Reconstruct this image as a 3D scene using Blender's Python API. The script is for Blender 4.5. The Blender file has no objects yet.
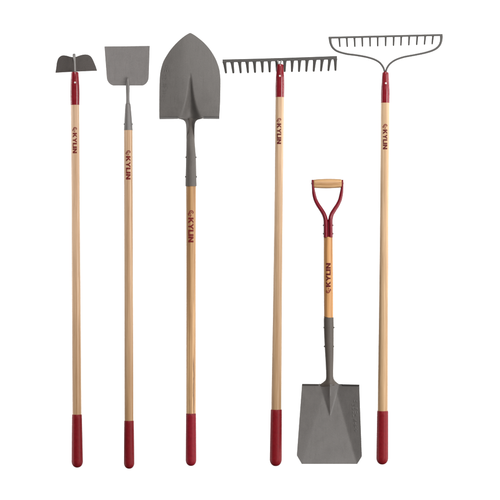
import bpy, bmesh, math, random
from mathutils import Vector

S = 0.0035                      # metres per unit of the layout grid (a 1.5 m handled shovel is about 430 units long)
random.seed(4)
sc = bpy.context.scene
COL = sc.collection


# ------------------------------------------------------------------ layout and linking helpers
def W(x, y, d):
    """layout grid (x right, y down, d towards the viewer) -> metres"""
    return Vector(((x - 250.0) * S, -d * S, (500.0 - y) * S))


class Tool:
    def __init__(self, name, label, cat, bx, by, group=None):
        o = bpy.data.objects.new(name, None)
        o.empty_display_size = 0.05
        COL.objects.link(o)
        self.base = W(bx, by, 0)
        o.location = self.base
        o['label'] = label
        o['category'] = cat
        if group:
            o['group'] = group
        self.o = o


def link(name, bm, mat, tool, parent=None, label=None, angle=32, bevel=0.0):
    """ONE mesh object, vertices relative to the tool's base"""
    bmesh.ops.recalc_face_normals(bm, faces=bm.faces[:])
    me = bpy.data.meshes.new(name)
    for v in bm.verts:
        v.co -= tool.base
    bm.to_mesh(me)
    bm.free()
    for p in me.polygons:
        p.use_smooth = True
    me.set_sharp_from_angle(angle=math.radians(angle))
    o = bpy.data.objects.new(name, me)
    COL.objects.link(o)
    o.parent = parent or tool.o
    me.materials.append(mat)
    if label:
        o['label'] = label
    if bevel:
        b = o.modifiers.new('bevel', 'BEVEL')
        b.width = bevel * S
        b.segments = 2
        b.limit_method = 'ANGLE'
        b.angle_limit = math.radians(40)
    return o


# ------------------------------------------------------------------ curves
def hermite(xs, vs, x):
    n = len(xs)
    if x <= xs[0]:
        return vs[0]
    if x >= xs[-1]:
        return vs[-1]
    i = 0
    while x > xs[i + 1]:
        i += 1

    def slope(k):
        if k == 0:
            return (vs[1] - vs[0]) / (xs[1] - xs[0])
        if k == n - 1:
            return (vs[-1] - vs[-2]) / (xs[-1] - xs[-2])
        a = (vs[k] - vs[k - 1]) / (xs[k] - xs[k - 1])
        b = (vs[k + 1] - vs[k]) / (xs[k + 1] - xs[k])
        if a * b <= 0:
            return 0.0
        return 2 * a * b / (a + b)
    h = xs[i + 1] - xs[i]
    t = (x - xs[i]) / h
    m0, m1 = slope(i) * h, slope(i + 1) * h
    t2, t3 = t * t, t * t * t
    return (2*t3 - 3*t2 + 1) * vs[i] + (t3 - 2*t2 + t) * m0 + (-2*t3 + 3*t2) * vs[i + 1] + (t3 - t2) * m1


def spline(pts, per=6):
    """Catmull-Rom through tuples of any length"""
    out = []
    n = len(pts)
    for i in range(n - 1):
        p0, p1, p2, p3 = pts[max(i - 1, 0)], pts[i], pts[i + 1], pts[min(i + 2, n - 1)]
        for k in range(per):
            t = k / per
            out.append(tuple(0.5 * (2*b + (c - a)*t + (2*a - 5*b + 4*c - d)*t*t + (3*b - a - 3*c + d)*t*t*t)
                             for a, b, c, d in zip(p0, p1, p2, p3)))
    out.append(tuple(pts[-1]))
    return out


def sweep(bm, pts, n=28, power=1.0, cap=True):
    """tube through (x, y, d, rn, rd): rn radius in the picture plane, rd in depth; power > 1 gives a boxier section"""
    rings = []
    m = len(pts)
    P = [Vector((p[0], p[1], p[2])) for p in pts]
    for i, p in enumerate(pts):
        t = P[min(i + 1, m - 1)] - P[max(i - 1, 0)]
        if t.length < 1e-6:
            t = Vector((0, 1, 0))
        t.normalize()
        nrm = Vector((-t.y, t.x, 0))
        if nrm.length < 1e-4:
            nrm = Vector((-1, 0, 0))
        nrm.normalize()
        bn = t.cross(nrm).normalized()
        ring = []
        for k in range(n):
            a = 2 * math.pi * k / n
            ca, sa = math.cos(a), math.sin(a)
            pw = p[5] if len(p) > 5 else power
            if pw != 1.0:
                ca = math.copysign(abs(ca) ** (1 / pw), ca)
                sa = math.copysign(abs(sa) ** (1 / pw), sa)
            q = P[i] + nrm * (ca * p[3]) + bn * (sa * p[4])
            ring.append(bm.verts.new(W(q.x, q.y, q.z)))
        rings.append(ring)
    for a, b in zip(rings, rings[1:]):
        for k in range(n):
            bm.faces.new((a[k], a[(k + 1) % n], b[(k + 1) % n], b[k]))
    if cap:
        bm.faces.new(rings[0])
        bm.faces.new(rings[-1])
    return bm


def tube(pts, **k):
    bm = bmesh.new()
    sweep(bm, pts, **k)
    return bm


def sheet(cols, dfun, t, bm=None):
    """steel sheet: cols = rows of (x, y) points, depth from dfun(x, y), thickness t"""
    bm = bm or bmesh.new()
    F = [[bm.verts.new(W(x, y, dfun(x, y))) for x, y in r] for r in cols]
    B = [[bm.verts.new(W(x, y, dfun(x, y) - t)) for x, y in r] for r in cols]
    h, w = len(cols), len(cols[0])
    for i in range(h - 1):
        for j in range(w - 1):
            bm.faces.new((F[i][j], F[i][j+1], F[i+1][j+1], F[i+1][j]))
            bm.faces.new((B[i][j], B[i+1][j], B[i+1][j+1], B[i][j+1]))
    for i in range(h - 1):
        for j in (0, w - 1):
            bm.faces.new((F[i][j], F[i+1][j], B[i+1][j], B[i][j]))
    for j in range(w - 1):
        for i in (0, h - 1):
            bm.faces.new((F[i][j], F[i][j+1], B[i][j+1], B[i][j]))
    return bm


def dome(bm, c, axis, r, h, n=16):
    """low rounded rivet head at c pointing along axis (layout grid)"""
    a = Vector(axis).normalized()
    u = a.orthogonal().normalized()
    v = a.cross(u)
    c = Vector(c)
    prof = [(r, -0.5), (r, 0.35 * h), (0.85 * r, 0.7 * h), (0.5 * r, 0.95 * h)]
    rings = []
    for rr, hh in prof:
        rings.append([bm.verts.new(W(*(c + a * hh + (u * math.cos(2*math.pi*k/n) + v * math.sin(2*math.pi*k/n)) * rr)))
                      for k in range(n)])
    for p, q in zip(rings, rings[1:]):
        for k in range(n):
            bm.faces.new((p[k], p[(k+1) % n], q[(k+1) % n], q[k]))
    bm.faces.new(rings[-1])
    bm.faces.new(rings[0])
    return bm


def prism(bm, front, d0, d1, back=None):
    """solid from a front outline at depth d0 to a back outline at depth d1"""
    back = back or front
    f = [bm.verts.new(W(x, y, d0)) for x, y in front]
    b = [bm.verts.new(W(x, y, d1)) for x, y in back]
    bm.faces.new(f)
    bm.faces.new(list(reversed(b)))
    n = len(f)
    for k in range(n):
        bm.faces.new((f[k], b[k], b[(k+1) % n], f[(k+1) % n]))
    return bm


# ------------------------------------------------------------------ materials
def nodes(name):
    m = bpy.data.materials.new(name)
    m.use_nodes = True
    nt = m.node_tree
    return m, nt, nt.nodes['Principled BSDF'], nt.nodes.new, nt.links.new


def ramp(nt, stops, interp='LINEAR'):
    r = nt.nodes.new('ShaderNodeValToRGB')
    r.color_ramp.interpolation = interp
    e = r.color_ramp.elements
    while len(e) < len(stops):
        e.new(0.5)
    for k, (p, c) in enumerate(stops):
        e[k].position = p
        e[k].color = (*c, 1) if len(c) == 3 else c
    return r


def srgb(r, g, b):
    f = lambda c: c / 12.92 if c <= 0.04045 else ((c + 0.055) / 1.055) ** 2.4
    return tuple(f(v / 255) for v in (r, g, b))


def metal(name, col, rough=0.5, spec=0.35, bump=0.25, mottle=0.07, metallic=0.0):
    m, nt, b, N, L = nodes(name)
    tc = N('ShaderNodeTexCoord')
    n1 = N('ShaderNodeTexNoise'); n1.inputs['Scale'].default_value = 28; n1.inputs['Detail'].default_value = 6
    n1.inputs['Roughness'].default_value = 0.6
    L(tc.outputs['Object'], n1.inputs['Vector'])
    lo = tuple(c * (1 - mottle) for c in col)
    hi = tuple(c * (1 + mottle) for c in col)
    r = ramp(nt, [(0.3, lo), (0.7, hi)])
    L(n1.outputs['Fac'], r.inputs['Fac'])
    n2 = N('ShaderNodeTexNoise'); n2.inputs['Scale'].default_value = 420; n2.inputs['Detail'].default_value = 3
    L(tc.outputs['Object'], n2.inputs['Vector'])
    mx = N('ShaderNodeMix'); mx.data_type = 'RGBA'; mx.blend_type = 'OVERLAY'; mx.inputs['Factor'].default_value = 0.22
    L(r.outputs['Color'], mx.inputs['A']); L(n2.outputs['Fac'], mx.inputs['B'])
    mp = N('ShaderNodeMapping'); mp.inputs['Scale'].default_value = (160, 160, 14); mp.inputs['Rotation'].default_value = (0, 0.35, 0)
    L(tc.outputs['Object'], mp.inputs['Vector'])
    n3 = N('ShaderNodeTexNoise'); n3.inputs['Scale'].default_value = 1; n3.inputs['Detail'].default_value = 5; n3.inputs['Roughness'].default_value = 0.7
    L(mp.outputs['Vector'], n3.inputs['Vector'])
    r3 = ramp(nt, [(0.30, (0.86, 0.85, 0.84)), (0.48, (1, 1, 1)), (0.62, (1, 1, 1)), (0.74, (1.18, 1.17, 1.16))])
    L(n3.outputs['Fac'], r3.inputs['Fac'])
    m3 = N('ShaderNodeMix'); m3.data_type = 'RGBA'; m3.blend_type = 'MULTIPLY'; m3.inputs['Factor'].default_value = 0.8
    L(mx.outputs['Result'], m3.inputs['A']); L(r3.outputs['Color'], m3.inputs['B'])
    L(m3.outputs['Result'], b.inputs['Base Color'])
    rr = N('ShaderNodeMapRange'); rr.inputs['To Min'].default_value = rough - 0.08; rr.inputs['To Max'].default_value = rough + 0.1
    L(n1.outputs['Fac'], rr.inputs['Value']); L(rr.outputs['Result'], b.inputs['Roughness'])
    bp = N('ShaderNodeBump'); bp.inputs['Strength'].default_value = bump; bp.inputs['Distance'].default_value = 0.0006
    L(n2.outputs['Fac'], bp.inputs['Height']); L(bp.outputs['Normal'], b.inputs['Normal'])
    b.inputs['Specular IOR Level'].default_value = spec
    b.inputs['Metallic'].default_value = metallic
    return m


def wood(name, light, dark, seed, streak=0.5, along='Z', z_tone=None, stain=None, rough=0.42):
    """varnished ash / fir: long fibres, annual-ring bands and pores, all in the object's own space"""
    m, nt, b, N, L = nodes(name)
    tc = N('ShaderNodeTexCoord')

    def noise(sxy, sz, detail, rough_, off):
        mp = N('ShaderNodeMapping')
        mp.inputs['Location'].default_value = (seed * 1.7 + off, seed * 0.9 - off, seed * 2.3)
        mp.inputs['Scale'].default_value = (sxy, sxy, sz) if along == 'Z' else (sz, sxy, sxy)
        L(tc.outputs['Object'], mp.inputs['Vector'])
        n = N('ShaderNodeTexNoise'); n.inputs['Scale'].default_value = 1
        n.inputs['Detail'].default_value = detail; n.inputs['Roughness'].default_value = rough_
        n.inputs['Distortion'].default_value = 0.7
        L(mp.outputs['Vector'], n.inputs['Vector'])
        return n
    bands = noise(150, 1.3, 4, 0.55, 0.0)
    fib = noise(900, 9, 4, 0.65, 5.0)
    blot = noise(20, 3.5, 3, 0.5, 9.0)
    mid = tuple((a + c) / 2 for a, c in zip(light, dark))
    r = ramp(nt, [(0.36, tuple(v * 0.92 for v in dark)), (0.44, dark), (0.50, mid), (0.53, light), (0.60, tuple(min(1, v * 1.12) for v in light)), (0.68, mid)])
    L(bands.outputs['Fac'], r.inputs['Fac'])
    rb = ramp(nt, [(0.36, tuple(v * 0.86 for v in light)), (0.64, tuple(min(1, v * 1.04) for v in light))])
    L(blot.outputs['Fac'], rb.inputs['Fac'])
    mx = N('ShaderNodeMix'); mx.data_type = 'RGBA'; mx.inputs['Factor'].default_value = streak
    L(rb.outputs['Color'], mx.inputs['A']); L(r.outputs['Color'], mx.inputs['B'])
    rf = ramp(nt, [(0.30, (0.50, 0.40, 0.32)), (0.45, (0.88, 0.85, 0.82)), (0.6, (1, 1, 1))])
    L(fib.outputs['Fac'], rf.inputs['Fac'])
    mf = N('ShaderNodeMix'); mf.data_type = 'RGBA'; mf.blend_type = 'MULTIPLY'; mf.inputs['Factor'].default_value = 0.72
    L(mx.outputs['Result'], mf.inputs['A']); L(rf.outputs['Color'], mf.inputs['B'])
    last = mf.outputs['Result']
    sep = N('ShaderNodeSeparateXYZ'); L(tc.outputs['Object'], sep.inputs['Vector'])
    if z_tone:                  # tone drifts from one end of the stick to the other
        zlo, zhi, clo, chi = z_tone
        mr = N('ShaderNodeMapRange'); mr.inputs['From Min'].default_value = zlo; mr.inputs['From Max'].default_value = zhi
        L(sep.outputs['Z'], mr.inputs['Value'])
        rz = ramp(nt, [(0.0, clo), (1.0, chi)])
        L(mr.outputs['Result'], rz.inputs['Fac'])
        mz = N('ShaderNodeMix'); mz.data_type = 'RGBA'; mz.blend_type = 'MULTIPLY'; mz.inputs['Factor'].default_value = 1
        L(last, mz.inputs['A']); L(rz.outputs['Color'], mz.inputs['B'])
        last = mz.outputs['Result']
    if stain:                   # a dark mineral streak in the timber
        for (x0, wx, z0, z1, colr, amt) in stain:
            wob = noise(40, 12, 3, 0.6, 31.0)
            add = N('ShaderNodeMath'); add.operation = 'MULTIPLY_ADD'
            add.inputs[1].default_value = 0.010; add.inputs[2].default_value = -x0 - 0.005
            L(wob.outputs['Fac'], add.inputs[0])
            dx = N('ShaderNodeMath'); dx.operation = 'ADD'
            L(sep.outputs['X'], dx.inputs[0]); L(add.outputs[0], dx.inputs[1])
            ab = N('ShaderNodeMath'); ab.operation = 'ABSOLUTE'; L(dx.outputs[0], ab.inputs[0])
            fx = N('ShaderNodeMapRange'); fx.interpolation_type = 'SMOOTHSTEP'
            fx.inputs['From Min'].default_value = wx; fx.inputs['From Max'].default_value = 0
            L(ab.outputs[0], fx.inputs['Value'])
            zc = (z0 + z1) / 2
            zz = N('ShaderNodeMath'); zz.operation = 'SUBTRACT'; zz.inputs[1].default_value = zc
            L(sep.outputs['Z'], zz.inputs[0])
            za = N('ShaderNodeMath'); za.operation = 'ABSOLUTE'; L(zz.outputs[0], za.inputs[0])
            fz = N('ShaderNodeMapRange'); fz.interpolation_type = 'SMOOTHSTEP'
            fz.inputs['From Min'].default_value = (z1 - z0) / 2; fz.inputs['From Max'].default_value = (z1 - z0) / 2 * 0.6
            L(za.outputs[0], fz.inputs['Value'])
            pr = N('ShaderNodeMath'); pr.operation = 'MULTIPLY'; L(fx.outputs['Result'], pr.inputs[0]); L(fz.outputs['Result'], pr.inputs[1])
            p2 = N('ShaderNodeMath'); p2.operation = 'MULTIPLY'; p2.inputs[1].default_value = amt; L(pr.outputs[0], p2.inputs[0])
            ms = N('ShaderNodeMix'); ms.data_type = 'RGBA'; ms.inputs['B'].default_value = (*colr, 1)
            L(p2.outputs[0], ms.inputs['Factor']); L(last, ms.inputs['A'])
            last = ms.outputs['Result']
    L(last, b.inputs['Base Color'])
    b.inputs['Roughness'].default_value = rough
    b.inputs['Specular IOR Level'].default_value = 0.25
    bp = N('ShaderNodeBump'); bp.inputs['Strength'].default_value = 0.25; bp.inputs['Distance'].default_value = 0.0004
    L(fib.outputs['Fac'], bp.inputs['Height']); L(bp.outputs['Normal'], b.inputs['Normal'])
    return m


def paint(name, col, rough, spec, var=0.12, bump=0.08, scale=60):
    m, nt, b, N, L = nodes(name)
    tc = N('ShaderNodeTexCoord')
    n = N('ShaderNodeTexNoise'); n.inputs['Scale'].default_value = scale; n.inputs['Detail'].default_value = 5
    L(tc.outputs['Object'], n.inputs['Vector'])
    r = ramp(nt, [(0.3, tuple(c * (1 - var) for c in col)), (0.7, tuple(c * (1 + var) for c in col))])
    L(n.outputs['Fac'], r.inputs['Fac']); L(r.outputs['Color'], b.inputs['Base Color'])
    rr = N('ShaderNodeMapRange'); rr.inputs['To Min'].default_value = max(0.05, rough - 0.07); rr.inputs['To Max'].default_value = rough + 0.08
    L(n.outputs['Fac'], rr.inputs['Value']); L(rr.outputs['Result'], b.inputs['Roughness'])
    b.inputs['Specular IOR Level'].default_value = spec
    bp = N('ShaderNodeBump'); bp.inputs['Strength'].default_value = bump; bp.inputs['Distance'].default_value = 0.0006
    L(n.outputs['Fac'], bp.inputs['Height']); L(bp.outputs['Normal'], b.inputs['Normal'])
    return m


M = {}
M['blade'] = metal('dark grey lacquered steel', (0.118, 0.109, 0.103), 0.46, 0.5)
M['blade_round'] = metal('warm grey lacquered steel', (0.118, 0.109, 0.102), 0.52, 0.35)
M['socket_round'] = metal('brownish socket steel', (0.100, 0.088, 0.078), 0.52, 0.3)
M['socket'] = metal('socket steel', (0.088, 0.074, 0.063), 0.5, 0.3)
M['hoe_steel'] = metal('hoe steel', (0.080, 0.070, 0.065), 0.5, 0.3)
M['plate'] = metal('pale ground steel plate', (0.168, 0.156, 0.151), 0.55, 0.3, 0.15)
M['rod'] = metal('pale steel rod', (0.22, 0.21, 0.20), 0.38, 0.5)
M['bright_rod'] = metal('bright steel rod', (0.28, 0.265, 0.255), 0.38, 0.5)
M['scraper_rod'] = metal('grey drawn steel', (0.150, 0.140, 0.134), 0.42, 0.5)
M['rake'] = metal('rake iron', (0.062, 0.058, 0.054), 0.5, 0.35)
M['bow'] = metal('bow iron', (0.068, 0.064, 0.060), 0.45, 0.4)
M['rivet'] = metal('bright rivet steel', (0.62, 0.58, 0.56), 0.35, 0.5)
M['dark_rivet'] = metal('dark rivet steel', (0.06, 0.055, 0.05), 0.5, 0.3)
M['red'] = paint('glossy red enamel', (0.19, 0.008, 0.015), 0.17, 0.5, bump=0.04)
M['yoke'] = paint('red enamelled yoke', (0.175, 0.007, 0.017), 0.24, 0.32, bump=0.04)
M['grip'] = paint('dark red dipped rubber', (0.165, 0.006, 0.010), 0.42, 0.14, bump=0.08, scale=140)
M['grip_bright'] = paint('bright red dipped rubber', (0.200, 0.0075, 0.016), 0.42, 0.14, bump=0.08, scale=140)
M['ink'] = paint('red stamped ink', (0.150, 0.010, 0.010), 0.6, 0.15)
M['ink_dark'] = paint('maroon stamped ink', (0.105, 0.010, 0.012), 0.6, 0.15)
M['emblem'] = paint('faded red stamped ink', (0.17, 0.022, 0.02), 0.6, 0.15)


for k in ('ink', 'ink_dark', 'emblem'):         # the stamp has not taken everywhere on the grain
    nt = M[k].node_tree
    N, L = nt.nodes.new, nt.links.new
    tc = N('ShaderNodeTexCoord'); mp = N('ShaderNodeMapping'); mp.inputs['Scale'].default_value = (900, 900, 260)
    n = N('ShaderNodeTexNoise'); n.inputs['Scale'].default_value = 1; n.inputs['Detail'].default_value = 4
    L(tc.outputs['Object'], mp.inputs['Vector']); L(mp.outputs['Vector'], n.inputs['Vector'])
    r = ramp(nt, [(0.34, (0.4, 0.4, 0.4)), (0.46, (1, 1, 1))])
    L(n.outputs['Fac'], r.inputs['Fac']); L(r.outputs['Color'], nt.nodes['Principled BSDF'].inputs['Alpha'])


# ------------------------------------------------------------------ the printed mark
GLY = {
    'K': [[(0, 0), (.29, 0), (.29, 1), (0, 1)], [(.29, .30), (.36, .43), (.53, .60), (.87, 1), (.57, 1), (.29, .62)], [(.36, .43), (.56, 0), (.90, 0), (.53, .60)]],
    'Y': [[(.34, 0), (.56, 0), (.59, .42), (.34, .42)], [(.34, .42), (.465, .42), (.465, .66), (.28, 1), (0, 1)], [(.465, .42), (.59, .42), (.93, 1), (.65, 1), (.465, .66)]],
    'L': [[(0, 0), (.29, 0), (.29, 1), (0, 1)], [(.29, 0), (.66, 0), (.66, .22), (.29, .22)]],
    'I': [[(0, 0), (.29, 0), (.29, 1), (0, 1)]],
    'N': [[(0, 0), (.29, 0), (.29, 1), (0, 1)], [(.62, 0), (.91, 0), (.91, 1), (.62, 1)], [(.29, .56), (.62, 0), (.62, .44), (.29, 1)]],
}
ADV = [('K', .93), ('Y', .95), ('L', .68), ('I', .36), ('N', .91)]


def arc_strip(ca, cb, r0a, r0b, wid, a0, a1, n=18):
    """polygons of a curved pen stroke in (advance, height) space"""
    out = []
    for k in range(n):
        q = []
        for a, s in ((a0 + (a1 - a0) * k / n, 1), (a0 + (a1 - a0) * (k + 1) / n, 1), (a0 + (a1 - a0) * (k + 1) / n, -1), (a0 + (a1 - a0) * k / n, -1)):
            rr = 1 + s * wid
            q.append((ca + r0a * rr * math.cos(a), cb + r0b * rr * math.sin(a)))
        out.append(q)
    return out


def print_mark(tool, handle, axis, rad, y_logo, y_k, y_end, x_lo, x_hi, ink, flip=False):
    """KYLIN with its small round emblem, inked on the curved wood; flip reads upwards"""
    def build(name, polys, y0, y1, mat, a_len):
        bm = bmesh.new()
        for poly in polys:
            bm.faces.new([bm.verts.new((a, b, 0)) for a, b in poly])
        bmesh.ops.triangulate(bm, faces=bm.faces[:])
        for c in (0.15, 0.3, 0.45, 0.6, 0.75, 0.9):
            bmesh.ops.bisect_plane(bm, geom=bm.verts[:] + bm.edges[:] + bm.faces[:], plane_co=(0, c, 0), plane_no=(0, 1, 0))
        for v in bm.verts:
            a, b = v.co.x / a_len, v.co.y
            y = y0 + (y1 - y0) * a
            x = x_lo + (x_hi - x_lo) * ((1 - b) if flip else b)
            off = x - axis(y)
            v.co = W(x, y, math.sqrt(max(rad * rad - off * off, 0.01)) + 0.07)
        link(name, bm, mat, tool, parent=handle)
    polys, a = [], 0
    for g, w in ADV:
        polys += [[(a + p, q) for p, q in piece] for piece in GLY[g]]
        a += w
    build('lettering', polys, y_k, y_end, ink, a)
    em = []
    em += arc_strip(.36, .58, .27, .34, .30, 0.7, 5.9)
    em.append([(.22, .50), (.50, .50), (.50, .66), (.22, .66)])
    em += arc_strip(.66, .26, .20, .24, .42, 3.3, 6.2, 10)
    em.append([(.72, .44), (1.08, .36), (1.08, .54), (.72, .62)])
    build('emblem', em, y_logo, y_k - (0.3 if not flip else -0.3), M['emblem'], 1.16)


# ------------------------------------------------------------------ shared pieces
def line(y0, x0, y1, x1):
    return lambda y: x0 + (x1 - x0) * (y - y0) / (y1 - y0)


def make_handle(tool, mat, axis, y0, y1, radii):
    """radii: list of (y, r)"""
    ys = [y0 + (y1 - y0) * k / 60 for k in range(61)]
    ry = [p[0] for p in radii]
    rv = [p[1] for p in radii]
    pts = [(axis(y), y, 0, hermite(ry, rv, y), hermite(ry, rv, y)) for y in ys]
    return link('handle', tube(pts, n=40), mat, tool)


def make_grip(tool, axis, y0, y1, r0, r1, mat, rim=False):
    pts = [(axis(y0), y0 - 0.02, 0, r0 - 0.5, r0 - 0.5), (axis(y0), y0, 0, r0 - 0.22, r0 - 0.22), (axis(y0), y0 + 0.5, 0, r0, r0)]
    yc = y1 - r1 * 1.12
    for k in range(1, 12):
        t = k / 12
        y = y0 + 0.5 + (yc - y0 - 0.5) * t
        r = r0 + (r1 - r0) * (t ** 0.8)
        pts.append((axis(y), y, 0, r, r))
    for k in range(0, 14):
        a = math.pi / 2 * k / 14
        y = yc + (y1 - yc) * math.sin(a)
        r = r1 * max(math.cos(a), 0.02) ** 0.9
        pts.append((axis(y), y, 0, r, r))
    return link('grip', tube(pts, n=40), mat, tool, angle=50)


def make_ferrule(tool, axis, prof, rivet_y, rivet_x=0.3):
    pts = spline([(axis(y), y, 0, r, r) for y, r in prof], 5)
    f = link('ferrule', tube(pts, n=40), M['red'], tool, angle=60)
    r = hermite([p[0] for p in prof], [p[1] for p in prof], rivet_y)
    bm = dome(bmesh.new(), (axis(rivet_y) + rivet_x, rivet_y, r), (0.05, 0, 1), 0.95, 0.45)
    link('rivet', bm, M['rivet'], tool, parent=f)
    return f


# ================================================================== garden hoe
ax = line(105, 75.1, 450, 77.2)
T = Tool('garden_hoe', 'red collared hoe with a small dark scalloped blade no wider than a hand', 'hoe', ax(467.7), 467.7)
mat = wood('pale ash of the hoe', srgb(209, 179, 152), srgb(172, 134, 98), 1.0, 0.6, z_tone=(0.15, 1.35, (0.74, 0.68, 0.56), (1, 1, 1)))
h = make_handle(T, mat, ax, 104.6, 430, [(104, 4.25), (200, 4.15), (300, 4.35), (414, 4.5), (430, 4.5)])
print_mark(T, h, ax, 4.24, 127.2, 133.0, 153.4, 72.9, 77.2, M['ink'])
make_grip(T, ax, 414.4, 467.7, 4.95, 5.75, M['grip'])
make_ferrule(T, ax, [(72.0, 2.6), (72.3, 3.4), (73.4, 3.72), (78, 4.05), (86, 4.5), (95, 4.68), (102, 4.5), (105, 4.42)], 82.8, 0.35)
# blade: hangs from the bent neck, its top nearer than its cutting edge
top = spline([(56.0, 66.5), (56.6, 62.5), (58.0, 58.6), (60.2, 56.3), (63.2, 55.3), (67.0, 55.8), (70.6, 56.8), (73.4, 57.0),
              (76.4, 56.7), (79.5, 55.6), (83.6, 54.6), (87.6, 54.7), (90.6, 56.2), (92.7, 59.3), (94.2, 62.8), (95.6, 66.3)], 4)
n = len(top)
rows = []
for i in range(13):
    v = i / 12
    r = []
    for j, (x, y) in enumerate(top):
        u = j / (n - 1)
        u2 = (x - 56.0) / (95.6 - 56.0)
        bx, by = 54.9 + (96.8 - 54.9) * u2, 72.4 - 2.0 * u2
        r.append((x + (bx - x) * v, y + (by - y) * v))
    rows.append(r)
link('blade', sheet(rows, lambda x, y: 1.5 - (y - 54) * 0.28 - 0.004 * (x - 75.5) ** 2, 0.7), M['hoe_steel'], T, bevel=0.22)
pts = spline([(75.2, 75, 0, 1.2, 1.2), (75.3, 71.5, 2.2, 0.9, 0.95), (75.3, 66, 4.2, 0.8, 0.9), (75.1, 61, 5.0, 0.9, 1.0), (74.5, 57.5, 4.6, 1.4, 1.3),
              (74.3, 55.4, 3.2, 1.6, 1.3), (74.3, 54.4, 1.2, 1.3, 0.9)], 6)
link('neck', tube(pts, n=24), M['rod'], T, angle=60)

# ================================================================== sidewalk scraper
ax = line(130, 128.3, 450, 129.1)
T = Tool('sidewalk_scraper', 'long handled scraper with a flat square grey plate and no red collar', 'scraper', ax(468.8), 468.8)
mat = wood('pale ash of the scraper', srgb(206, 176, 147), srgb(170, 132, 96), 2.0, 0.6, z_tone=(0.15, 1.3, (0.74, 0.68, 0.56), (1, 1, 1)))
h = make_handle(T, mat, ax, 128, 435, [(128, 4.3), (250, 4.35), (330, 4.4), (420, 4.5), (435, 4.5)])
print_mark(T, h, ax, 4.32, 150.4, 156.2, 179.7, 126.2, 130.7, M['ink'])
make_grip(T, ax, 420.6, 468.8, 4.85, 5.3, M['grip'])
ys = [46.4 + k * 1.0 for k in range(32)] + [78 + 7.5 * math.sin(math.pi / 2 * k / 12) for k in range(13)]
rows = []
for y in ys:
    yb = 85.6
    xl = 104.4 + (y - 46.4) * 0.073
    xr = 149.8 - (y - 46.4) * 0.035
    R = 8.0
    if y > yb - R:
        q = R - math.sqrt(max(R * R - (y - (yb - R)) ** 2, 0))
        xl += q * 0.92
        xr -= q * 0.92
    rows.append([(xl + (xr - xl) * j / 30, y - 0.5 * j / 30 * (1 if y < 78 else max(0, (85.5 - y) / 7.5))) for j in range(31)])
link('blade', sheet(rows, lambda x, y: 0.25 - 0.03 * (y - 46) + 0.3 * math.sin(x * 0.09), 0.75), M['plate'], T, bevel=0.22)
pts = spline([(127.7, 77.6, 0.2, 0.5, 0.6), (127.8, 78.6, 0.7, 1.3, 1.1), (127.8, 82, 0.9, 1.75, 1.7), (127.8, 88, 0.4, 1.95, 1.95), (127.8, 96, 0, 1.75, 1.75),
              (127.9, 102.5, 0, 1.9, 1.9), (127.95, 104.6, 0, 2.6, 2.6), (128.0, 108, 0, 2.95, 2.95), (128.2, 120, 0, 3.8, 3.8), (128.3, 130.2, 0, 4.45, 4.45)], 6)
neck = link('socket', tube(pts, n=32), M['scraper_rod'], T, angle=60)
for s in (-1, 1):
    link('rivet', dome(bmesh.new(), (128.25 + s * 3.95, 124.2, 0.4), (s, 0, 0.1), 0.85, 0.6), M['dark_rivet'], T, parent=neck)

# ================================================================== round point shovel
ax = line(186, 191.0, 455, 191.0)
T = Tool('digging_shovel', 'long handled shovel with a large pointed blade, the only tool ending in a point', 'shovel', 191.0, 466.0)
bz = 0.0
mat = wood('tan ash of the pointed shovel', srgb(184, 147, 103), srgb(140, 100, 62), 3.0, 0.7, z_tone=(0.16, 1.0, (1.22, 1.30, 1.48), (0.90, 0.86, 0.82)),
           stain=[(0.0092, 0.0026, 0.14, 0.40, (0.10, 0.05, 0.028), 0.85), (-0.002, 0.003, 0.17, 0.24, (0.22, 0.13, 0.075), 0.5),
                  (0.010, 0.003, 0.55, 0.76, (0.22, 0.12, 0.055), 0.45)])
h = make_handle(T, mat, ax, 185, 430, [(185, 4.95), (300, 4.7), (413, 4.8), (430, 4.8)])
print_mark(T, h, ax, 4.88, 210.2, 217.6, 242.4, 188.4, 193.6, M['ink'])
g = make_grip(T, ax, 413.3, 466.0, 5.0, 5.35, M['grip_bright'])
for k in range(7):
    a = math.radians(-72 + 24 * k)
    link('tack', dome(bmesh.new(), (191.0 + 5.0 * math.sin(a), 414.3, 5.0 * math.cos(a)), (math.sin(a), 0, math.cos(a)), 0.42, 0.2, 10), M['dark_rivet'], T, parent=g)
oy = [32.5, 33.6, 36.7, 42.6, 51.0, 60.8, 70.6, 80.4, 100, 118.2]
orr = [190.4, 192.6, 197.2, 204.2, 211.2, 216.6, 219.6, 220.5, 220.2, 219.2]
oly = [32.5, 33.6, 36.7, 43.3, 52.4, 63.6, 74.8, 84, 100, 118.2]
oll = [189.8, 187.6, 183.0, 175.6, 168.1, 162.0, 159.6, 159.1, 158.9, 158.8]
ys = [32.5 + 5.5 * (k / 14) ** 1.5 for k in range(14)] + [38 + k * 1.25 for k in range(64)]
ys = [y for y in ys if y < 115.7] + [115.8, 116.1, 116.4, 116.7, 117.0, 117.4, 117.8, 118.1, 118.3]


FY = [73, 80, 90, 100, 108, 114, 118.3, 119.6, 121.4, 124.5, 130, 140, 150]
FW = [1.4, 1.9, 3.1, 5.2, 7.6, 10.2, 12.2, 7.6, 5.5, 4.5, 4.2, 4.1, 4.0]    # half width of the frog, then of the neck
FD = [0.0, 1.7, 3.8, 5.8, 7.4, 8.2, 8.2, 7.4, 6.6, 5.8, 4.6, 3.0, 1.2]          # its depth: the back of a hollow-back shovel, so the crimp is sunk


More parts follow.
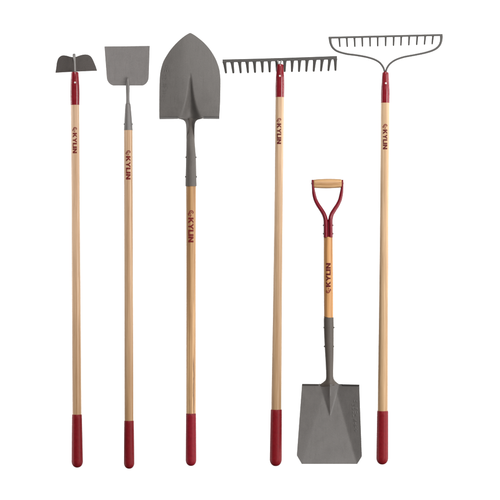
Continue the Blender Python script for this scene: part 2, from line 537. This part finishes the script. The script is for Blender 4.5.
def d_round(x, y):
    u = (x - 189.6) / 30.5
    out = max(0.0, min(1.0, (y - 118.3) / 7.0))
    d = -(6.0 if u < 0 else 1.6) * u * u - 3.0 * max(0, abs(u) - 0.55) ** 1.4 * (1 if u < 0 else 0.6)   # falls away to both edges
    d -= 0.0005 * (118 - y) ** 2 + 0.0028 * max(0, min(y, 118.3) - 84) ** 2                            # and curls at both ends
    d *= (1 - out)
    # the frog: a sunk crimp that starts as a nib a third of the way up and opens into the hollow of the neck
    if y > 73:
        p = min(1.0, abs(x - 190.2 - 0.2 * out) / hermite(FY, FW, y))
        d -= hermite(FY, FD, y) * 0.5 * (1 + math.cos(math.pi * p))
    # the rolled step along the top shoulders
    if y > 115.8 and y < 118.6 and (x < 177.5 or x > 202.5):
        s_ = (y - 115.8) / 2.5
        d -= 7.5 * s_ * s_
    return d


rows = []
for y in ys:
    xl = hermite(oly, oll, y)
    xr = hermite(oy, orr, y)
    rows.append([(xl + (xr - xl) * j / 72, y) for j in range(73)])
bm = sheet(rows, d_round, 0.6)
rows = []
for y in [118.3, 118.6, 119.0, 119.6, 120.4, 121.4, 122.8, 124.5, 126, 127.5, 129, 131, 133, 136, 139, 142, 144]:
    w_ = hermite(FY, FW, y) * 0.9995
    xc_ = 190.2 + 0.2 * max(0.0, min(1.0, (y - 118.3) / 7.0))
    rows.append([(xc_ - w_ * math.cos(math.pi * j / 40), y) for j in range(41)])
sheet(rows, d_round, 0.6, bm)
blade = link('blade', bm, M['blade_round'], T, angle=50)
bm = bmesh.new()
random.seed(11)


def stroke(bm, x0, y0, x1, y1, dfun, w_=0.42, h_=0.33):
    pts = []
    for k in range(5):
        x, y = x0 + (x1 - x0) * k / 4, y0 + (y1 - y0) * k / 4
        e = 0.45 if k in (0, 4) else 1.0
        pts.append((x, y, dfun(x, y), w_ * e, h_ * e))
    sweep(bm, pts, n=8)


def stamp(bm, x0, y0, dfun):     # one worn, unreadable character, turned along the edge
    for q in range(3):
        a, b = random.choice(((0, 4), (0, 2.2), (1.8, 4), (0.4, 3.4)))
        k = random.choice((0, 0.9, 1.8, 2.6))
        if random.random() < 0.5:
            stroke(bm, x0 + a, y0 + k, x0 + b, y0 + k + random.uniform(-.3, .3), dfun)
        else:
            xx = x0 + random.choice((0, 1.9, 3.9))
            stroke(bm, xx, y0, xx + random.uniform(-.2, .2), y0 + 2.6, dfun)


for k in range(9):
    y = 65.0 + k * 4.25
    stamp(bm, 161.8 + max(0, (74 - y)) * 0.3, y, d_round)
link('stamping', bm, M['blade_round'], T, parent=blade)
pts = spline([(190.4, 119, -11.5, 3.0, 3.0), (190.4, 124, -8.6, 3.6, 3.6), (190.4, 130, -5.2, 3.95, 3.9), (190.45, 136, -2.5, 4.15, 4.0), (190.5, 142, -0.8, 4.25, 4.2),
              (190.8, 150, 0, 4.6, 4.6), (191.0, 158, 0, 5.0, 5.0), (191.0, 172, 0, 5.3, 5.3), (191.0, 184, 0, 5.6, 5.6), (191.0, 186.2, 0, 5.65, 5.65)], 6)
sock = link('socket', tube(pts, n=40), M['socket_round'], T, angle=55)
for yy, rr in ((157.3, 4.95), (176.8, 5.35)):
    for s in (-1, 1):
        link('rivet', dome(bmesh.new(), (191.0 + s * rr, yy, 0.5), (s, 0, 0.12), 0.85, 0.7), M['dark_rivet'], T, parent=sock)

# ================================================================== level head rake
ax = line(97, 279.8, 455, 275.8)
T = Tool('level_head_rake', 'rake with a straight thick bar of tapering teeth fixed directly on its red collar', 'rake', ax(466.2), 466.2, None)
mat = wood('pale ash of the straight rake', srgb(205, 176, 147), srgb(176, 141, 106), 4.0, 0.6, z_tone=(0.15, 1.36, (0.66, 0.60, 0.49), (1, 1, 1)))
h = make_handle(T, mat, ax, 96.5, 430, [(96, 4.3), (180, 4.15), (300, 4.45), (409, 5.0), (430, 5.0)])
print_mark(T, h, ax, 4.24, 118.2, 123.6, 144.2, 276.9, 281.1, M['ink_dark'])
make_grip(T, ax, 409.5, 466.2, 5.65, 6.05, M['grip'])
make_ferrule(T, ax, [(64.2, 2.2), (64.5, 2.9), (65.6, 3.25), (70, 3.6), (77, 4.2), (86, 4.5), (93, 4.42), (97.2, 4.4)], 76.2, -0.25)
for s_ in (-1, 1):
    pts = spline([(279.4 + s_ * 0.7, 67, 0.6, 0.9, 0.9), (279.4 + s_ * 0.95, 64.4, 0.9, 0.9, 0.9), (279.5 + s_ * 1.35, 62.4, 1.2, 0.85, 0.85), (279.6 + s_ * 2.1, 60.6, 1.2, 0.8, 0.7)], 5)
    link('tang', tube(pts, n=20), M['bright_rod'], T, angle=60)
bm = bmesh.new()
bt = lambda x: 59.5 - (x - 222.5) * 3.5 / 114.7 + 0.25 * math.sin((x - 222) / 115 * math.pi)
bb = lambda x: bt(x) + 2.95 + 0.35 * (x - 222) / 115
xs = [222.5 + 114.6 * k / 24 for k in range(25)]
prism(bm, [(x, bt(x)) for x in xs] + [(x, bb(x)) for x in reversed(xs)], 1.0, -1.2)
link('head_bar', bm, M['rake'], T, bevel=0.25)
tips = [(226, 72.7), (233.4, 72.7), (240.7, 72.6), (248, 72.4), (255.1, 72.2), (262.6, 71.9), (269.7, 71.7), (277.0, 71.5), (284.7, 71.3), (292, 71.3),
        (299.1, 71.3), (306.4, 71.1), (313.8, 71.0), (321.1, 70.8), (328.5, 70.4), (335.7, 70.1)]
for k, (tx, ty) in enumerate(tips):
    u = (k - 7.5) / 7.5
    rx = min(tx + 1.5 * u, 335.3)
    ry = bb(rx) - 0.4
    bm = bmesh.new()
    seq = []
    for t, w_ in ((0, 2.15), (0.12, 1.75), (0.3, 1.5), (0.65, 1.28), (0.93, 1.12), (1.0, 0.8)):
        seq.append((rx + (tx - rx) * t, ry + (ty - ry) * t, -0.1 - 5.5 * t ** 1.25, w_, 1.0 - 0.3 * t))
    sweep(bm, seq, n=16, power=2.6)
    link('tine', bm, M['rake'], T, angle=40)

# ================================================================== square point shovel with D handle
ax = line(238, 328.2, 318, 328.6)
T = Tool('square_shovel', 'short square bladed shovel held upside down with a D shaped red grip at the top', 'shovel', 329.2, 463.6)
mat = wood('orange tan wood of the square shovel', srgb(199, 150, 98), srgb(148, 98, 56), 5.0, 0.65)
h = make_handle(T, mat, ax, 236.9, 323, [(236, 4.5), (280, 4.65), (323, 4.6)])
print_mark(T, h, ax, 4.7, 293.2, 287.0, 263.0, 325.9, 330.5, M['ink_dark'], flip=True)
# red yoke: two bent arms that meet in a split collar over the wood
left = [(325.75, 237.3, 0, 2.42, 4.95), (325.75, 232, 0, 2.42, 4.95), (325.72, 225, 0, 2.4, 4.8), (325.5, 219.5, 0.1, 2.35, 4.0), (324.0, 214.4, 0.2, 2.25, 3.0), (321.2, 209.6, 0.2, 2.15, 2.5),
        (318.0, 204.8, 0.1, 2.05, 2.3), (315.5, 199.8, 0, 1.95, 2.25), (314.0, 194.2, 0, 1.85, 2.3), (313.2, 188.5, 0, 1.5, 2.9), (312.8, 184.5, 0, 1.3, 3.5), (312.6, 181.5, 0, 1.25, 3.1), (312.6, 179.8, 0, 1.1, 1.8)]
right = [(330.45, 237.3, 0, 2.42, 4.95), (330.45, 232, 0, 2.42, 4.95), (330.42, 225, 0, 2.4, 4.8), (330.5, 219.5, 0.1, 2.35, 4.0), (331.7, 214.4, 0.2, 2.25, 3.0), (334.5, 209.6, 0.2, 2.15, 2.5),
         (337.6, 204.8, 0.1, 2.05, 2.3), (339.9, 199.8, 0, 1.95, 2.25), (341.2, 194.2, 0, 1.85, 2.3), (342.0, 188.5, 0, 1.5, 2.9), (342.3, 184.5, 0, 1.3, 3.5), (342.3, 181.5, 0, 1.25, 3.1), (342.2, 179.8, 0, 1.1, 1.8)]
arms = []
for pts in (left, right):
    arms.append(link('yoke_arm', tube(spline(pts, 6), n=32), M['yoke'], T, angle=60))
for (xx, s, a) in ((323.35, -1, arms[0]), (332.85, 1, arms[1])):
    for yy in (225.3, 233.7):
        link('rivet', dome(bmesh.new(), (xx, yy, 0.8), (s, 0, 0.15), 0.8, 0.6), M['dark_rivet'], T, parent=a)
for (xx, s, a) in ((311.5, -1, arms[0]), (343.4, 1, arms[1])):
    link('pin', dome(bmesh.new(), (xx, 183.4, 0.2), (s, 0, 0.1), 1.1, 0.4), M['yoke'], T, parent=a)
link('collar_core', tube([(328.1, 219.6, -0.4, 0.4, 0.4), (328.1, 223, 0, 2.2, 1.8), (328.1, 237.2, 0, 2.6, 2.9)], n=24), M['grip'], T, angle=60)
gm = wood('turned wood of the D grip', srgb(208, 168, 122), srgb(160, 118, 76), 7.0, 0.65, along='X')
prof = [(313.6, 3.7), (314.4, 4.15), (317, 4.45), (322, 4.72), (327.6, 4.85), (333, 4.72), (338, 4.5), (340.8, 4.2), (341.6, 3.8)]
pts = spline([(x, 183.6 - 0.15 * (x - 327) / 14, 0, r, r * 0.95) for x, r in prof], 5)
link('hand_grip', tube(pts, n=36), gm, T, angle=60)
# socket and neck
pts = spline([(328.65, 317.9, 0, 4.85, 4.85, 1), (328.7, 318.6, 0, 4.98, 4.98, 1), (328.8, 328, 0, 4.98, 4.98, 1), (329.0, 340, 0, 4.75, 4.75, 1), (329.3, 352, 0, 4.4, 4.5, 1), (329.5, 364, 0, 3.9, 4.2, 1),
              (329.6, 373, 0.2, 3.65, 4.2, 1), (329.7, 377.5, 0.3, 3.75, 4.3, 0.95), (329.8, 380.2, 0.4, 4.7, 4.5, 0.8), (329.8, 382.4, 0.2, 7.0, 5.6, 0.62), (329.8, 384.2, 0.0, 9.3, 6.4, 0.5),
              (329.9, 386.0, -0.8, 9.2, 6.2, 0.5), (329.9, 389, -2.6, 8, 5.4, 0.5)], 6)
sock = link('socket', tube(pts, n=40), M['socket'], T, angle=55)
for yy, rr in ((327.5, 4.9), (346.4, 4.5)):
    for s in (-1, 1):
        link('rivet', dome(bmesh.new(), (328.95 + s * rr, yy, 0.5), (s, 0, 0.12), 0.85, 0.7), M['dark_rivet'], T, parent=sock)


def fold_l(y):                  # left edge of the flat floor; panel beyond is bent back to shade darker
    return hermite([384, 404, 415, 463], [326, 320.5, 317.0, 302.4], y)


def fold_r(y):
    return hermite([384, 404, 415, 463], [334, 340.0, 343.0, 356.4], y)


def d_square(x, y):
    k = 0.36
    def soft(v, w_=3.2):
        return 0.5 * (v + math.sqrt(v * v + w_ * w_)) - w_ * 0.5 * math.exp(-abs(v) / 6)
    d = 0.0
    sl = soft(fold_l(y) - x)
    sr = soft(x - fold_r(y))
    d += -0.15 * max(0, sl) + 0.35 * max(0, sr)
    d += 0.0009 * (y - 384) ** 2
    if y < 416:
        t = (416 - y) / 32
        w_ = 0.3 + 9.4 * t
        xc = 329.9
        p = min(1, abs(x - xc) / w_)
        hh = 6.6 * t ** 0.8
        d += hh * (1 - p) ** (1.15)
    if y < 386.2 and (x < 319 or x > 342):          # the tread rolled forward along the shoulders
        s_ = (386.2 - y) / 2.0
        d += 2.8 * min(1, s_) ** 2
    return d


ys = [383.9, 384.3, 384.7, 385.1, 385.5, 385.9, 386.3] + [387 + k * 1.0 for k in range(69)] + [455.5 + k * 0.8 for k in range(1, 11)]
rows = []
for y in ys:
    xl = hermite([384, 455.2], [302.1, 296.7], y) if y < 455.2 else 296.7 + (y - 455.2) / 8.2 * 4.9
    xr = hermite([384, 455.8], [358.9, 361.6], y) if y < 455.8 else 361.6 - (y - 455.8) / 7.6 * 4.6
    rows.append([(xl + (xr - xl) * j / 76, y) for j in range(77)])
blade = link('blade', sheet(rows, d_square, 0.7), M['blade'], T, angle=40, bevel=0.2)
bm = bmesh.new()
random.seed(12)
for k in range(9):
    stamp(bm, 352.4 + k * 0.14, 399.5 + k * 3.7, d_square)
link('stamping', bm, M['blade'], T, parent=blade)

# ================================================================== bow rake
ax = line(105, 385.2, 450, 382.3)
T = Tool('bow_rake', 'rake whose toothed bar is held by two thin curved arms spreading from its collar', 'rake', ax(464.6), 464.6)
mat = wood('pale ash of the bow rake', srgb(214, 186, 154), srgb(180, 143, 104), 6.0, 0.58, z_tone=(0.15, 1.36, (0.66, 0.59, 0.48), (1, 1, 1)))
h = make_handle(T, mat, ax, 102, 430, [(102, 4.3), (200, 4.25), (300, 4.5), (410, 5.0), (430, 5.0)])
print_mark(T, h, ax, 4.32, 124.1, 129.7, 149.5, 382.7, 387.1, M['ink_dark'])
make_grip(T, ax, 410.9, 464.6, 5.55, 5.95, M['grip'])
make_ferrule(T, line(72, 385.5, 105, 385.2), [(72.2, 2.2), (72.5, 2.95), (73.5, 3.25), (78, 3.55), (84, 3.9), (91, 4.38), (97, 4.36), (102.9, 4.32)], 83.5, 0.15)
link('collar_tip', tube(spline([(385.4, 75, 0, 1.6, 1.6), (385.3, 72.5, 0, 1.5, 1.5), (385.25, 71.2, 0, 1.1, 1.1)], 4), n=20), M['red'], T, angle=60)
btop = lambda x: 36.75 - (x - 328.5) * 2.75 / 114.2
xs = [328.4 + 114.2 * k / 24 for k in range(25)]
bm = prism(bmesh.new(), [(x, btop(x)) for x in xs] + [(x, btop(x) + 1.95) for x in reversed(xs)], 0.9, -1.1)
link('head_bar', bm, M['bow'], T, bevel=0.25)
bl = [(330.1, 37.2, -0.1, 1.5, 0.95), (330.2, 40.5, -0.1, 1.35, 0.95), (331.0, 44.2, 0, 1.2, 0.95), (333.0, 47.9, 0, 1.1, 0.95), (337.4, 51.2, 0, 1.05, 0.95), (346.2, 53.8, 0, 1.02, 0.95), (357.2, 55.3, 0, 1.0, 0.95),
      (366.8, 57.1, 0, 1.0, 0.95), (374.2, 59.4, 0, 1.0, 0.95), (379.4, 62.4, 0, 1.0, 0.95), (382.6, 66.3, 0, 1.0, 0.95), (384.2, 70.0, 0, 0.95, 0.95), (384.8, 74.0, 0, 0.9, 0.9)]
br = [(441.2, 34.6, -0.1, 1.5, 0.95), (441.4, 38.2, -0.1, 1.4, 0.95), (440.7, 42.6, 0, 1.25, 0.95), (438.6, 46.4, 0, 1.15, 0.95), (434.0, 49.8, 0, 1.1, 0.95), (425.8, 52.6, 0, 1.05, 0.95), (415.0, 54.9, 0, 1.0, 0.95),
      (403.9, 57.0, 0, 1.0, 0.95), (395.6, 59.9, 0, 1.0, 0.95), (390.2, 63.6, 0, 1.0, 0.95), (387.4, 67.4, 0, 1.0, 0.95), (386.2, 70.5, 0, 0.95, 0.95), (385.8, 74.0, 0, 0.9, 0.9)]
for pts in (bl, br):
    link('bow_arm', tube(spline(pts, 6), n=20, power=1.5), M['bow'], T, angle=50)
tips = [(340.1, 46.3), (347.5, 46.3), (355.1, 46.2), (362.7, 46.0), (370.4, 45.9), (378.0, 45.7), (385.9, 45.5), (393.8, 45.2), (401.2, 45.0), (409.1, 44.7), (417, 44.4), (424.8, 44.0), (432.5, 43.6)]
for k, (tx, ty) in enumerate(tips):
    u = (k - 6) / 6
    rx = tx + 0.7 * u - 0.2
    ry = btop(rx) + 1.6
    bm = bmesh.new()
    seq = []
    for t, w_ in ((0, 1.15), (0.15, 0.95), (0.4, 0.9), (0.75, 0.85), (0.94, 0.8), (1.0, 0.58)):
        seq.append((rx + (tx - rx) * t, ry + (ty - ry) * t, -0.1 - 5.0 * t ** 1.25, w_, 0.9 - 0.25 * t))
    sweep(bm, seq, n=16, power=2.6)
    link('tine', bm, M['bow'], T, angle=40)

# ================================================================== setting: a plain white paper backdrop
m, nt, b, N, L = nodes('white backdrop paper')
n1 = N('ShaderNodeTexNoise'); n1.inputs['Scale'].default_value = 3
r = ramp(nt, [(0.3, (0.84, 0.84, 0.84)), (0.7, (0.87, 0.87, 0.87))])
L(n1.outputs['Fac'], r.inputs['Fac']); L(r.outputs['Color'], b.inputs['Base Color'])
b.inputs['Roughness'].default_value = 0.9
b.inputs['Specular IOR Level'].default_value = 0.1
bm = bmesh.new()
BD = 2.0
fr = [(-2.3, -1.6), (2.3, -1.6), (2.3, 3.4), (-2.3, 3.4)]
f = [bm.verts.new((x, BD, z)) for x, z in fr]
g = [bm.verts.new((x, BD + 0.004, z)) for x, z in fr]
bm.faces.new(f); bm.faces.new(list(reversed(g)))
for k in range(4):
    bm.faces.new((f[k], g[k], g[(k+1) % 4], f[(k+1) % 4]))
bmesh.ops.recalc_face_normals(bm, faces=bm.faces[:])
me = bpy.data.meshes.new('backdrop'); bm.to_mesh(me); bm.free(); me.materials.append(m)
o = bpy.data.objects.new('backdrop', me); COL.objects.link(o)
o['kind'] = 'structure'
o['label'] = 'plain white studio backdrop behind the six tools'


# ================================================================== studio lamps
def lamp(name, loc, target, sx, sy, power, col=(1, 1, 1)):
    l = bpy.data.lights.new(name, 'AREA')
    l.shape = 'RECTANGLE'; l.size = sx; l.size_y = sy; l.energy = power; l.color = col
    o = bpy.data.objects.new(name, l); COL.objects.link(o)
    o.location = loc
    o.rotation_euler = (Vector(target) - Vector(loc)).to_track_quat('-Z', 'Y').to_euler()
    return o


C = Vector((0, 0, 0.875))
lamp('key_softbox', (2.6, -5.4, 4.0), (0, 0, 0.95), 1.3, 1.3, 80, (1, 0.985, 0.97))
lamp('added_low_fill', (2.6, -5.4, -2.3), (0, 0, 0.8), 1.3, 1.3, 75, (1, 0.985, 0.97))  # added fill from below, evens the light from top to bottom
lamp('front_softbox', (0.2, -7.0, 4.9), (0, 0, 0.875), 1.0, 1.0, 390, (1, 0.985, 0.97))
lamp('strip_softbox', (3.0, -2.5, 0.9), (0, 0, 0.9), 1.5, 2.6, 120)
for s in (-1, 1):
    lamp('added_backdrop_lamp', (s * 2.7, 0.35, 0.9), (s * 0.2, BD, 0.9), 0.4, 4.0, 100)  # added lamps out of frame, bring the backdrop up to pure white

w = bpy.data.worlds.new('World')
sc.world = w
w.use_nodes = True
w.node_tree.nodes['Background'].inputs['Color'].default_value = (0.9, 0.93, 1.0, 1)
w.node_tree.nodes['Background'].inputs['Strength'].default_value = 0.08

cam = bpy.data.cameras.new('camera')
co = bpy.data.objects.new('camera', cam); COL.objects.link(co)
D = 8.0
co.location = (0, -D, 250 * S)
co.rotation_euler = (math.radians(90), 0, 0)
cam.sensor_width = 36
cam.lens = 36 * D / (500 * S)
cam.clip_end = 100
sc.camera = co
sc.render.resolution_x = sc.render.resolution_y = 1024
sc.view_settings.view_transform = 'Standard'
sc.view_settings.look = 'None'
sc.view_settings.exposure = 0
sc.view_settings.gamma = 1
